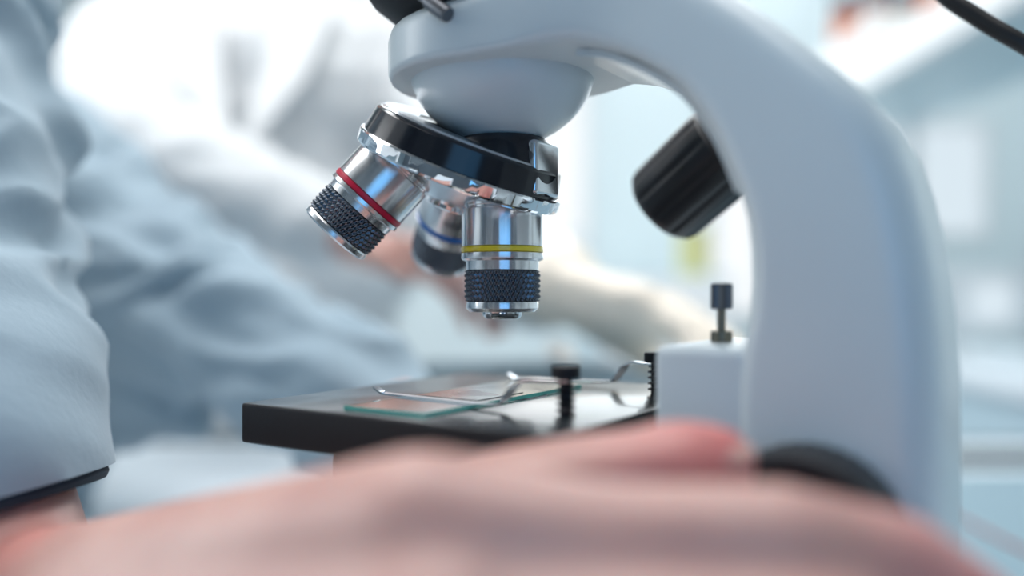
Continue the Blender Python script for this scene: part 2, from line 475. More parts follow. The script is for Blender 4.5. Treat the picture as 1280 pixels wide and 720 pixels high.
# engraved lettering wrapped round a barrel
def engraving(text, mw, ob, z, r, ang, size):
    cu = bpy.data.curves.new('text', 'FONT'); cu.body = text; cu.size = size * MM; cu.extrude = 0.00004; cu.align_x = 'LEFT'; cu.align_y = 'CENTER'
    to = bpy.data.objects.new('text', cu); COL.objects.link(to)
    dg = bpy.context.evaluated_depsgraph_get(); me = bpy.data.meshes.new_from_object(to.evaluated_get(dg))
    bpy.data.objects.remove(to)
    bm = bmesh.new(); bm.from_mesh(me)
    bmesh.ops.subdivide_edges(bm, edges=[e for e in bm.edges if e.calc_length() > size * MM * .2], cuts=3)
    for v in bm.verts:
        x, y, zz = v.co
        a = ang - x / (r * MM)
        rr = r * MM + zz + 0.00003
        v.co = Vector((rr * math.cos(a), rr * math.sin(a), z * MM - y))
    o = link('engraving', bm, 'engrave', ob, mw, smooth=False)
    return o
def facing(mw):
    """angle round the barrel that looks at the camera"""
    v = mw.inverted() @ Vector((0, 0, H)); return math.atan2(v.y, v.x)
engraving('160/0.17', FB, blue_ob, 51.6, 11.9, facing(FB) + 0.24, 3.0)

# eyepiece tube with clamp screw on top of the head
EA, EB = L(2, -2, 80), L(2, -2, 80) + Vector((-34, 8, 60))
bm = bmesh.new(); lathe(bm, [(14, 0), (14, 16), (120, 15), (122, 19), (150, 19), (151, 15), (151, 0)], 96, close=False)
TE = aim(EA, EB)
et = link('eyepiece_tube', bm, 'black_enamel', micro, TE)
bm = bmesh.new(); lathe(bm, [(150.5, 0), (150.6, 12), (151.5, 12), (151.2, 8), (152.5, 0)], 48, close=False)
link('eyepiece_glass', bm, 'lens_glass', et, TE)
bm = bmesh.new(); lathe(bm, [(75.6, 0), (75.6, 22), (77.5, 24), (85, 33.5), (92, 38), (101, 38), (105, 31), (110, 18), (110, 0)], 96, close=False)
link('tube_collar', bm, 'black_enamel', et, SC @ Matrix.Translation((-6 * MM, 0, 0)))
p0, p1 = P(505, -22, 222), P(560, 19, 213)
bm = bmesh.new(); d = (p1 - p0).length
lathe(bm, [(-6, 0), (-6, 1.4), (d - 9, 1.4), (d - 8.5, 1.7), (d - 8, 2.1), (d - 1.5, 2.1), (d, 1.9), (d + .2, 0)], 32, close=False)
link('clamp_screw', bm, 'dark_metal', et, aim(p0, p1))

# stage clips with spring posts
def clip(y, tipx, tipy, mid):
    px, py = 36.4, y
    zr = -21.4; sg = 1 if y > 0 else -1
    pth = spline([(px + 1, py, zr), (px - 4, py + sg * 1.2, zr), (px - 9, py + sg * 2.8, zr + .1), (px - 12, py + sg * 3.6, zr - 1.5), (px - 17, py + sg * mid, -27.2),
                  (px - 20, py + sg * (mid + .3), -28.4), (px - 34, (py + sg * mid) * .6 + tipy * .4, -28.6), (tipx + 3, tipy, -28.6), (tipx, tipy, -28.2), (tipx - 2.2, tipy - .2, -26.9)], 5)
    bm = bmesh.new(); tube(bm, pth, 1, flat=(1.35, 0.25), up=(0, 0, 1))
    cl = link('stage_clip', bm, 'satin_metal', micro, SC, auto=60)
    T = SC @ Matrix.Translation((px * MM, py * MM, 0))
    bm = bmesh.new(); lathe(bm, [(-20.8, 0), (-20.8, 3.0), (-20.5, 3.5), (-18.2, 3.5), (-17.8, 3.2), (-17.8, 0)], 40)
    lathe(bm, [(-30.2, 1.5), (-20.6, 1.5)], 24)
    link('clip_screw', bm, 'black_enamel', cl, T)
    bm = bmesh.new(); turns = 4.5; k = 140
    tube(bm, [(2.15 * math.cos(2 * PI * turns * i / k), 2.15 * math.sin(2 * PI * turns * i / k), -29.6 + 7.6 * i / k) for i in range(k + 1)], 0.36, 8)
    link('spring', bm, 'spring', cl, T)
clip(-27.2, -24, -25.2, 1.5)
clip(27.2, -14, 28, 8)

# glass slide on the stage
C1, C2 = Vector((-42.8, 214, -28.9)), Vector((-20.8, 199, -28.9))
ex = (C2 - C1).normalized(); ey = Vector((-ex.y, ex.x, 0))
if ey.y < 0: ey = -ey
SLm = Matrix.Identity(4)
for i, cc in enumerate((ex, ey, Vector((0, 0, 1)))):
    for r in range(3): SLm[r][i] = cc[r]
SLm.translation = W(C1.x, C1.y, -29.92)
sl = empty('glass_slide', SLm.translation.copy(), 'clear glass specimen slide with green edges, lying on the black stage', 'slide')
bm = bmesh.new(); box(bm, (0, 0, 0), (26.2, 76, 1.05))
bm.normal_update()
for f in bm.faces:
    if abs(f.normal.z) < .5: f.material_index = 1
o = link('slide_glass', bm, ['glass', 'glass_edge'], sl, SLm, smooth=False)
bm = bmesh.new(); box(bm, (3, 26, 1.07), (23, 48, 1.24))
link('cover_glass', bm, 'glass', sl, SLm, smooth=False)
bm = bmesh.new()
ctr = V(bm, (13, 37, 1.075)); rg = []
for i in range(40):
    a = 2 * PI * i / 40; r = 6 + 1.6 * math.sin(3 * a + 1) + 0.8 * math.sin(7 * a)
    rg.append(V(bm, (13 + r * math.cos(a), 37 + r * math.sin(a), 1.072)))
for i in range(40): bm.faces.new((ctr, rg[i], rg[(i + 1) % 40]))
link('specimen', bm, 'stain', sl, SLm, smooth=False)

# ------------------------------------------------------------------ bodies
def capsule(bm, a, ra, b, rb, n=20):
    a, b = Vector(a), Vector(b); d = b - a
    Ld = d.length
    if Ld < 1e-6: d = Vector((0, 0, 1))
    z = d.normalized(); x = z.orthogonal().normalized(); y = z.cross(x)
    prof = []
    for i in range(0, 7): t = -PI / 2 + i * PI / 12; prof.append((ra * math.sin(t), ra * math.cos(t)))
    for i in range(0, 7): t = i * PI / 12; prof.append((Ld + rb * math.sin(t), rb * math.cos(t)))
    rings = []
    for h, r in prof:
        o = a + z * h
        if r < 1e-3: rings.append([V(bm, o)])
        else: rings.append([V(bm, o + x * r * math.cos(2 * PI * i / n) + y * r * math.sin(2 * PI * i / n)) for i in range(n)])
    for p, q in zip(rings, rings[1:]):
        for i in range(n):
            j = (i + 1) % n
            if len(p) == 1: bm.faces.new((p[0], q[i], q[j]))
            elif len(q) == 1: bm.faces.new((p[i], p[j], q[0]))
            else: bm.faces.new((p[i], p[j], q[j], q[i]))
def ellipsoid(bm, cen, rad, rot=None):
    vs = bmesh.ops.create_icosphere(bm, subdivisions=3, radius=1)['verts']
    m = Matrix.Translation(Vector(cen) * MM) @ (rot.to_4x4() if rot else Matrix.Identity(4)) @ Matrix.Diagonal((rad[0] * MM, rad[1] * MM, rad[2] * MM, 1))
    bmesh.ops.transform(bm, matrix=m, verts=vs)
def chain(bm, pts):
    for (a, ra), (b, rb) in zip(pts, pts[1:]): capsule(bm, a, ra, b, rb)
def fused(name, bm, m, parent, voxel, smooth_it=6, disp=None, flush=None, attr_extra=None):
    """overlapping volumes merged into one continuous skin"""
    bmesh.ops.recalc_face_normals(bm, faces=bm.faces)
    me = bpy.data.meshes.new('tmp'); bm.to_mesh(me); bm.free()
    o = bpy.data.objects.new('tmp', me); COL.objects.link(o)
    rm = o.modifiers.new('r', 'REMESH'); rm.mode = 'VOXEL'; rm.voxel_size = voxel * MM
    sm = o.modifiers.new('s', 'SMOOTH'); sm.iterations = smooth_it; sm.factor = 0.5
    dg = bpy.context.evaluated_depsgraph_get()
    me2 = bpy.data.meshes.new_from_object(o.evaluated_get(dg))
    bpy.data.objects.remove(o)
    me2.name = name
    if disp:
        nor = [v.normal.copy() for v in me2.vertices]
        for v, nn in zip(me2.vertices, nor):
            v.co += nn * (disp(v.co / MM) * MM)
        me2.update()
    me2.materials.clear(); me2.materials.append(M[m]); me2.shade_smooth()
    if flush:
        at = me2.attributes.new('flush', 'FLOAT', 'POINT')
        for i, v in enumerate(me2.vertices): at.data[i].value = flush(v.co / MM)
    ob = bpy.data.objects.new(name, me2); COL.objects.link(ob)
    setp(ob, parent, IDW)
    return ob
def folds(amp, freq=1 / 60, seed=0):
    def f(p):
        q = Vector((p.x * freq, p.y * freq, p.z * freq * 1.8)) + Vector((seed, seed * 2, 0))
        a = noise.noise(q + Vector(noise.noise_vector(q * .7)) * .8)
        return amp * (1 - abs(a) * 3.0)
    return f
def hand(bm, wrist, fdir, pnorm, curl=0.5, right=True, sc=1.0, wr=24):
    """generic hand: palm and five separate bent fingers. fdir towards the fingertips, pnorm out of the palm"""
    f = Vector(fdir).normalized(); n = Vector(pnorm); n = (n - f * n.dot(f)).normalized()
    side = f.cross(n) * (1 if right else -1)           # towards the thumb
    w = Vector(wrist)
    def at(a, b, c_): return w + f * a * sc + side * b * sc + n * c_ * sc
    mcps = [(88, 26, 0), (92, 8, -2), (87, -10, 0), (78, -27, 3)]
    lens = [(44, 26, 20), (48, 30, 21), (45, 28, 20), (35, 21, 18)]
    rads = [(10.5, 9, 8, 7), (11, 9.2, 8.2, 7.2), (10.3, 8.8, 7.8, 6.9), (9.5, 7.8, 7, 6.2)]
    for k, (mc, ln, rd) in enumerate(zip(mcps, lens, rads)):
        p = at(*mc)
        capsule(bm, at(8, mc[1] * .55, 2), 14 * sc, p, rd[0] * 1.15 * sc)
        ang = curl * (0.55 + 0.1 * k); pts = [(p, rd[0] * sc)]
        spread = side * (0.10 * (1.5 - k))
        for i in range(3):
            d = (f * math.cos(ang) + n * math.sin(ang) + spread * (1 - ang / 3)).normalized()
            p = p + d * ln[i] * sc; pts.append((p, rd[i + 1] * sc)); ang += curl * 0.9
        chain(bm, pts)
    chain(bm, [(at(12, 14, 6), 16 * sc), (at(42, 40, 14), 12.5 * sc), (at(68, 52, 22), 10 * sc), (at(92, 50, 30), 8.3 * sc)])
    capsule(bm, at(20, 0, 5), 17 * sc, at(70, -4, 4), 17 * sc)
    capsule(bm, at(20, 18, 6), 15 * sc, at(72, 14, 5), 15 * sc)
    capsule(bm, at(20, -14, 6), 15 * sc, at(66, -18, 5), 14 * sc)
def head(bm, cen, yaw):
    """cen: centre of skull; yaw: direction the face looks (radians, 0 = -y)"""
    R = Matrix.Rotation(yaw, 3, 'Z')
    def q(x, y, z): return Vector(cen) + R @ Vector((x, y, z))
    ellipsoid(bm, q(0, 8, 10), (74, 92, 92), R)
    ellipsoid(bm, q(0, -22, -50), (55, 62, 62), R)
    capsule(bm, q(0, -88, 5), 8, q(0, -104, -22), 12)
    capsule(bm, q(-14, -82, -56), 9, q(14, -82, -56), 9)
    capsule(bm, q(-14, -80, -68), 8, q(14, -80, -68), 8)
    capsule(bm, q(-12, -68, -100), 14, q(12, -68, -100), 14)
    capsule(bm, q(-52, -66, 24), 8, q(-14, -84, 24), 8)
    capsule(bm, q(52, -66, 24), 8, q(14, -84, 24), 8)
    for sx in (-1, 1): ellipsoid(bm, q(sx * 78, 8, -14), (7, 18, 32), R)
    capsule(bm, q(0, 18, -60), 56, q(0, 26, -150), 58)
    return R, q
def face_bits(q, body):
    for sx in (-1, 1):
        bm = bmesh.new(); ellipsoid(bm, q(sx * 31, -74, 2), (12, 12, 11)); link('eye', bm, 'eye', body, IDW)
    bm = bmesh.new(); capsule(bm, q(-20, -88, -62), 4, q(20, -88, -62), 4); link('mouth', bm, 'lip', body, IDW)
def hair(q, R, body, col='hair'):
    bm = bmesh.new(); ellipsoid(bm, q(0, 22, 26), (82, 92, 88), R); ellipsoid(bm, q(0, 48, -20), (72, 62, 74), R)
    fused('hair', bm, col, body, 5, 4, disp=folds(3, 1 / 18))

# ---- person A: pale blue coat, right hand on the focus knob
wr = P(20, 752, 205)
def seated_legs(bm, hip, knee, foot, gap, r=(85, 62, 45)):
    for sg in (-1, 1):
        o = gap * sg
        chain(bm, [(hip + o, r[0]), (knee + o, r[1]), (foot + o, r[2])])
bm = bmesh.new()
shR, shL = Vector((-470, 470, 270)), Vector((-480, 740, 148))
elR, elL = P(-150, -80, 395), P(135, 338, 575)
wrL = P(515, 560, 425)
# right forearm and hand (seen close to the lens)
chain(bm, [(shR, 50), (elR, 38), (P(-104, 120, 345), 36), (P(-94, 330, 290), 33), (P(-74, 480, 252), 28), (P(-30, 628, 228), 24), (wr, 20)])
mi = P(528, 664, 125)                    # index knuckle
mcp = [mi, P(548, 800, 117), P(545, 930, 120), P(520, 1040, 132)]
for k, m_ in enumerate(mcp):
    capsule(bm, wr + Vector((0, 0, -8 * k)), 15.5, m_, 12.6 - .5 * k)
capsule(bm, wr.lerp(mcp[1], .3), 17, mcp[1], 15)
capsule(bm, wr.lerp(mcp[2], .3), 18, mcp[2], 15)
capsule(bm, wr.lerp(mcp[1], .2) + Vector((10, 8, -20)), 20, mcp[2].lerp(mcp[1], .5) + Vector((-10, 12, 0)), 17)
chain(bm, [(mi, 12.6), (P(760, 684, 123), 9.6), (P(975, 678, 124), 8.9), (P(1120, 704, 128), 8.2), (P(1225, 770, 134), 7.4)])
chain(bm, [(mcp[1], 12.2), (P(830, 815, 112), 9.6), (P(1040, 812, 114), 9.0), (P(1150, 850, 124), 8.2), (P(1210, 900, 136), 7.4)])
chain(bm, [(mcp[2], 11.8), (P(800, 950, 112), 9.2), (P(1010, 955, 118), 8.6), (P(1090, 985, 130), 8.0), (P(1120, 1010, 146), 7.0)])
chain(bm, [(mcp[3], 10.8), (P(720, 1080, 122), 8.4), (P(880, 1090, 128), 7.6), (P(960, 1100, 140), 7.0), (P(980, 1110, 152), 6.4)])
# thumb, further from the lens, pressed on the knob
chain(bm, [(P(270, 740, 178), 15), (P(560, 654, 160), 12.2), (P(700, 616, 153), 10.2), (P(800, 596, 152), 9.0), (P(850, 586, 154), 9.2), (P(890, 583, 156), 8.3)])
# left arm and hand reaching behind the stage
chain(bm, [(shL, 55), (elL, 40), (wrL, 26)])
hand(bm, wrL, Vector((105, -130, 4)), Vector((-.6, -.6, -.5)), 0.45, right=False, sc=0.95)
# torso, hips, legs, head
chain(bm, [(Vector((-560, 640, 270)), 115), (Vector((-610, 640, 60)), 120), (Vector((-640, 640, -160)), 130)])
chain(bm, [(shR + Vector((-50, 30, 0)), 70), (shL + Vector((-50, -30, 40)), 70)])
seated_legs(bm, Vector((-640, 640, -345)), Vector((-190, 640, -350)), Vector((-190, 640, -830)), Vector((0, 95, 0)))
seated = True
RA, qa = head(bm, (-480, 635, 560), math.radians(75))
capsule(bm, (-500, 635, 430), 54, (-545, 640, 330), 62)
tipred = P(905, 583, 154)
def flushA(p):
    v = max(0, 1 - (p - tipred).length / 30) * .75
    v += max(0, 1 - (p - P(1180, 745, 130)).length / 26) * .6
    v += max(0, 1 - (p - P(60, 690, 195)).length / 24) * .45
    return min(v, 1)
A = empty('person', W(-640, 640, -925), 'person in a pale blue lab coat at the left, right hand turning the focus knob', 'person')
bodyA = fused('body', bm, 'skin', A, 2.2, 5, flush=flushA)
# thumb nail
bm = bmesh.new(); ellipsoid(bm, P(903, 566, 152), (6.2, 4.6, 2.0), Matrix.Rotation(.4, 3, 'X'))
link('thumb_nail', bm, 'skin', bodyA, IDW)
face_bits(qa, bodyA); hair(qa, RA, bodyA)
# coat
bm = bmesh.new()
cuffc = P(-58, 632, 224); cuffs = P(-76, 480, 252)
chain(bm, [(shR, 72), (elR, 60), (P(-106, 120, 345), 55), (P(-98, 330, 290), 48), (cuffs, 43.5), (cuffc, 41)])
z = Vector((0.25, -0.05, -1)).normalized()
chain(bm, [(shL, 74), (elL, 74), (P(300, 418, 500), 47), (P(430, 492, 450), 40), (wrL - Vector((4, -6, 0)), 40)])
chain(bm, [(P(120, 460, 575), 56), (P(215, 462, 540), 44)])
chain(bm, [(elL + Vector((0, 20, -10)), 62), (P(30, 470, 610), 72), (P(-40, 590, 640), 90)])
chain(bm, [(Vector((-560, 640, 270)), 128), (Vector((-610, 640, 60)), 135), (Vector((-645, 640, -190)), 148)])
chain(bm, [(shR + Vector((-50, 30, 0)), 82), (shL + Vector((-50, -30, 40)), 82)])
chain(bm, [(Vector((-640, 555, -335)), 98), (Vector((-330, 545, -345)), 90)])
chain(bm, [(Vector((-640, 725, -335)), 98), (Vector((-330, 735, -345)), 90)])
def foldA(p):
    f = folds(7, 1 / 55, 3)(p)
    # wrinkles across the sleeve
    t = p.z * .055 + p.x * .03 + 1.2 * noise.noise(p / 60)
    amp = min(1, max(0, (p - cuffc).length / 120 - .25))
    return (f - 3) * (.25 + .75 * amp) + 6.0 * (.25 + .75 * amp) * math.sin(t * 2.2) * (0.5 + noise.noise(p / 90))
coatA = fused('lab_coat', bm, 'coat_blue', A, 4, 5, disp=foldA)
bm = bmesh.new(); bm.from_mesh(coatA.data)         # open the sleeve at the cuff
near = [f for f in bm.faces if (f.calc_center_median() - cuffc * MM).length < 0.085]
geo = list({e for f in near for e in f.edges}) + list({v for f in near for v in f.verts}) + near
bmesh.ops.bisect_plane(bm, geom=geo, plane_co=cuffc * MM, plane_no=z)
kill = [f for f in bm.faces if (f.calc_center_median() - cuffc * MM).length < 0.09 and (f.calc_center_median() - cuffc * MM).dot(z) > 0]
bmesh.ops.delete(bm, geom=kill, context='FACES')
bm.to_mesh(coatA.data); bm.free()
# dark ring and inward cap filling the sleeve end
bm = bmesh.new()
TC = frame(cuffc, z, (1, 0, 0))
lathe(bm, [(-10, 33), (-3, 37.5), (1.5, 38), (3, 37.0), (3, 33), (-2, 28), (-6, 24)], 64, close=False)
link('inner_cuff', bm, 'cuff', coatA, TC)
bm = bmesh.new()
seated_legs(bm, Vector((-640, 640, -345)), Vector((-186, 640, -350)), Vector((-190, 640, -840)), Vector((0, 95, 0)), (92, 72, 58))
fused('trousers', bm, 'trousers', A, 7, 3)
for sg in (-1, 1):
    bm = bmesh.new(); chain(bm, [(Vector((-200, 640 + sg * 95, -885)), 38), (Vector((-70, 640 + sg * 100, -895)), 30)])
    fused('shoe', bm, 'shoe', A, 6, 3)

# ---- person B: white coat, behind the bench
bm = bmesh.new()
B0 = Vector((-300, 1090, 0))
nB = Vector((P(345, 0, 1080).x, 1080, 0))
sR, sL = Vector((nB.x - 190, 1080, 300)), Vector((nB.x + 190, 1080, 300))
eR, eL = P(165, 190, 890), P(610, 300, 900)
wR, wL = P(425, 292, 790), P(695, 355, 640)
chain(bm, [(sR, 55), (eR, 42), (wR, 27)]); chain(bm, [(sL, 55), (eL, 42), (wL, 27)])
hand(bm, wR, P(560, 335, 770) - wR, Vector((0.1, -.3, -1)), 0.35, right=False, sc=1.0)
chain(bm, [(Vector((nB.x, 1095, 270)), 115), (Vector((nB.x, 1110, 60)), 118), (Vector((nB.x, 1130, -130)), 130)])
chain(bm, [(sR + Vector((20, 10, 0)), 68), (sL + Vector((-20, 10, 0)), 68)])
hipB = Vector((nB.x, 1150, -185))
for sg in (-1, 1):
    chain(bm, [(hipB + Vector((95 * sg, 0, 0)), 85), (Vector((nB.x + 100 * sg, 1120, -260)), 80), (Vector((nB.x + 110 * sg, 1080, -300)), 62), (Vector((nB.x + 110 * sg, 1100, -820)), 45)])
RB, qb = head(bm, (nB.x, 1050, 560), math.radians(8))
capsule(bm, (nB.x, 1065, 460), 56, (nB.x, 1085, 345), 64)
Bp = empty('person', W(nB.x, 1130, -925), 'person in a white lab coat, facing the lens, blurred behind the microscope', 'person')
bodyB = fused('body', bm, 'skin', Bp, 3.5, 4, flush=lambda p: 0.0)
face_bits(qb, bodyB); hair(qb, RB, bodyB)
bm = bmesh.new(); hand(bm, wL, P(860, 400, 590) - wL, Vector((0.0, -.4, -.9)), 0.45, right=True, sc=1.08)
capsule(bm, wL - (wL - eL) * .15, 36, wL, 33)
fused('glove', bm, 'glove', Bp, 3.5, 3, disp=folds(1.5, 1 / 15))
bm = bmesh.new()
chain(bm, [(sR, 78), (eR, 66), (eR.lerp(wR, .5), 56), (wR - (wR - eR) * .08, 44)])
chain(bm, [(sL, 78), (eL, 66), (eL.lerp(wL, .5), 56), (wL - (wL - eL) * .2, 46)])
chain(bm, [(Vector((nB.x, 1095, 262)), 132), (Vector((nB.x, 1110, 60)), 140), (Vector((nB.x, 1150, -145)), 158)])
chain(bm, [(Vector((nB.x - 60, 1080, 255)), 112), (Vector((nB.x + 60, 1080, 255)), 112)])
chain(bm, [(Vector((nB.x - 80, 1090, 60)), 110), (Vector((nB.x + 80, 1090, 60)), 110)])
chain(bm, [(sR + Vector((20, 10, 0)), 82), (sL + Vector((-20, 10, 0)), 82)])
coatB = fused('lab_coat', bm, 'coat_white', Bp, 6, 4, disp=folds(4, 1 / 100, 9))
for sg in (-1, 1):      # lapels either side of the neck
    bm = bmesh.new()
    q0 = [Vector((nB.x + sg * 62, 1046, 372)), Vector((nB.x + sg * 34, 968, 310)), Vector((nB.x + sg * 4, 930, 150)), Vector((nB.x + sg * 74, 936, 235)), Vector((nB.x + sg * 96, 990, 330))]
    a = [V(bm, p) for p in q0]; b = [V(bm, p + Vector((0, -9, 2))) for p in q0]
    bm.faces.new(a); bm.faces.new(b)
    for i in range(5): bm.faces.new((a[i], a[(i + 1) % 5], b[(i + 1) % 5], b[i]))
    link('lapel', bm, 'coat_white', coatB, IDW)
bm = bmesh.new()
for sg in (-1, 1):
    chain(bm, [(Vector((nB.x + 95 * sg, 1140, -215)), 98), (Vector((nB.x + 100 * sg, 1118, -265)), 92), (Vector((nB.x + 110 * sg, 1080, -310)), 78), (Vector((nB.x + 110 * sg, 1100, -840)), 56)])
fused('trousers', bm, 'trousers', Bp, 7, 3)
for sg in (-1, 1):
    bm = bmesh.new(); chain(bm, [(Vector((nB.x + sg * 110, 1110, -885)), 38), (Vector((nB.x + sg * 115, 990, -893)), 30)])
    fused('shoe', bm, 'shoe', Bp, 6, 3)

# stools
def stool(x, y, top, label):
    t = empty('stool', W(x, y, -925), label, 'stool')
    T = Matrix.Translation(W(x, y, 0))
    bm = bmesh.new(); lathe(bm, [(top - 55, 0), (top - 55, 150), (top - 45, 168), (top - 15, 172), (top, 160), (top + 2, 0)], 64, close=False); link('seat', bm, 'seat', t, T)
    bm = bmesh.new(); lathe(bm, [(-890, 0), (-890, 26), (top - 50, 24), (top - 50, 0)], 32, close=False); link('column', bm, 'chrome', t, T)
    for k in range(5):
        a = 2 * PI * k / 5
        bm = bmesh.new(); tube(bm, [(0, 0, -868), (120 * math.cos(a), 120 * math.sin(a), -880), (250 * math.cos(a), 250 * math.sin(a), -900)], [18, 15, 24], 12)
        link('leg', bm, 'dark_metal', t, T)
stool(-680, 640, -438, 'black round swivel stool under the person in the pale blue coat')
stool(nB.x, 1175, -306, 'black round swivel stool under the person in the white coat')

# ------------------------------------------------------------------ bench and things on it
bench = empty('lab_bench', W(320, 450, -925), 'white topped lab bench carrying the microscope', 'bench')
bm = bmesh.new(); box(bm, (-440, -120, TABLE - 28), (1000, 980, TABLE), 4, 3); link('benchtop', bm, 'bench', bench, IDW)
bm = bmesh.new(); box(bm, (-436, 978, TABLE - 26), (996, 984, TABLE + 3), 1, 2); link('edge_strip', bm, 'bench_edge', bench, IDW)
for x in (-420, 940):
    for y in (-80, 920):
        bm = bmesh.new(); box(bm, (x, y, -925), (x + 40, y + 40, TABLE - 28), 3, 2); link('leg', bm, 'bench_edge', bench, IDW)
bm = bmesh.new(); box(bm, (300, 100, -800), (930, 860, TABLE - 28), 4, 2); cabo = link('cupboard', bm, 'bench_body', bench, IDW)
for x in (310, 620):
    bm = bmesh.new(); box(bm, (x, 92, -790), (x + 300, 101, TABLE - 40), 2, 2); dr = link('door', bm, 'shelf', bench, IDW)
    bm = bmesh.new(); tube(bm, spline([(x + 270, 92, -330), (x + 270, 70, -325), (x + 270, 70, -235), (x + 270, 92, -230)], 4), 4, 10); link('handle', bm, 'chrome', dr, IDW)

# blue grey tub behind the stage
tub = empty('plastic_tub', W(30, 640, TABLE), 'blue grey plastic tub on the bench behind the stage, out of focus', 'tub')
bm = bmesh.new()
def rr_ring(bm, cx, cy, hx, hy, r, z):
    return [V(bm, (cx + u, cy + v, z)) for u, v in rrect(hy, -hx, hx, r, r, 5)]
cx, cy = 0, 640
rs = [rr_ring(bm, cx, cy, 82, 66, 14, TABLE), rr_ring(bm, cx, cy, 92, 76, 18, -66), rr_ring(bm, cx, cy, 98, 82, 20, -65), rr_ring(bm, cx, cy, 98, 82, 20, -60), rr_ring(bm, cx, cy, 90, 74, 16, -60), rr_ring(bm, cx, cy, 80, 64, 14, TABLE + 3)]
for a, b in zip(rs, rs[1:]):
    for j in range(len(a)): bm.faces.new((a[j], a[(j + 1) % len(a)], b[(j + 1) % len(a)], b[j]))
bm.faces.new(rs[0]); bm.faces.new(rs[-1])
link('tub_body', bm, 'tub', tub, IDW)
# dish tilted in the tub, coloured white to stand for a bright glint
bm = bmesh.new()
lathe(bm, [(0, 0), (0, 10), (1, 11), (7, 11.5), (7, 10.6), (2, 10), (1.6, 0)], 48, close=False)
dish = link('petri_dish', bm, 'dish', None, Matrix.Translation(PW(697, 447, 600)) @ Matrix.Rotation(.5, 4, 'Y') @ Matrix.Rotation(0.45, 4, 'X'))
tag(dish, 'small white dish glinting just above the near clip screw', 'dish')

# black cable crossing the top right corner
bm = bmesh.new()
ed_ = (EB - EA).normalized()
cp = spline([EA + ed_ * 152, EA + ed_ * 168, EA + ed_ * 180 + Vector((14, 4, 4)), (-20, 300, 268), (40, 310, 256), P(1090, -130, 285), P(1165, -22, 270), P(1225, 24, 262), P(1290, 62, 255), P(1400, 130, 250), (230, 250, -60), (260, 270, -150), (275, 225, TABLE + 9), (300, 205, TABLE + 3.2), (340, 190, TABLE + 3.2), (380, 180, TABLE + 3.2), (620, 160, TABLE + 3.2)], 10)
tube(bm, cp, 2.75, 14)
cab = link('power_cable', bm, 'cable', None, IDW)
tag(cab, 'black cable crossing the top right corner, running down to the bench', 'cable')
# pale blue mat, added to tone down the overbright bench at the right
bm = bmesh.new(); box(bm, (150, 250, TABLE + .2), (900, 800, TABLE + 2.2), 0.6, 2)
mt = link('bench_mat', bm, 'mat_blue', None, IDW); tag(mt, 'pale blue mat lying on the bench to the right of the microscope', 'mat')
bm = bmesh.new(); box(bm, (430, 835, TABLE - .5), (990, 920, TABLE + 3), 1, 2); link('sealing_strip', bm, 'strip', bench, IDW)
# thin dark lead lying on the bench at the right
bm = bmesh.new()
tube(bm, spline([(325, 760, TABLE + 3.4), (338, 640, TABLE + 3.4), (340, 557, TABLE + 3.4), (350, 470, TABLE + 3.4), (430, 400, TABLE + 3.4), (520, 380, TABLE + 3.4)], 8), 1.5, 10)
th = link('thin_lead', bm, 'amber_dark', None, IDW)
tag(th, 'thin dark red lead lying on the pale blue mat right of the microscope', 'cable')

# ------------------------------------------------------------------ room
def struct(name, bm, m, mw=IDW):
    o = link(name, bm, m, None, mw, smooth=False); o['kind'] = 'structure'; return o
FL = -925.0; CE = 1875.0
XL, XR, YB, YF = -2600, 2300, 3600, -1500
bm = bmesh.new(); box(bm, (XL, YF, FL - 60), (XR, YB, FL)); struct('floor', bm, 'floor')
bm = bmesh.new(); box(bm, (XL, YF, CE), (XR, YB, CE + 60)); struct('ceiling', bm, 'ceiling')
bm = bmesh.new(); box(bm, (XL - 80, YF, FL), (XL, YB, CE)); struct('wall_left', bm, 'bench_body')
bm = bmesh.new(); box(bm, (XR, YF, FL), (XR + 80, YB, CE)); struct('wall_right', bm, 'wall')
fw = [(-1700, -900, -100, 1300), (-250, 350, 150, 1300), (1100, 1700, -100, 1300)]
bm = bmesh.new(); x = XL
for (x0, x1, z0, z1) in fw:
    box(bm, (x, YF - 80, FL), (x0, YF, CE)); box(bm, (x0, YF - 80, FL), (x1, YF, z0)); box(bm, (x0, YF - 80, z1), (x1, YF, CE)); x = x1
box(bm, (x, YF - 80, FL), (XR, YF, CE)); struct('wall_front', bm, 'wall_dark')
def wallrect(x0, x1, z0, z1): return (x0, x1, z0, z1)
def pxr(px0, px1, py0, py1, d): return ((px0 - 640) / F0 * d, (px1 - 640) / F0 * d, (365 - py1) / F0 * d, (365 - py0) / F0 * d)
wins = [pxr(590, 738, -60, 320, YB), pxr(885, 960, 150, 400, YB), pxr(1060, 1238, 150, 300, YB), (-1500, -500, 100, 1500)]
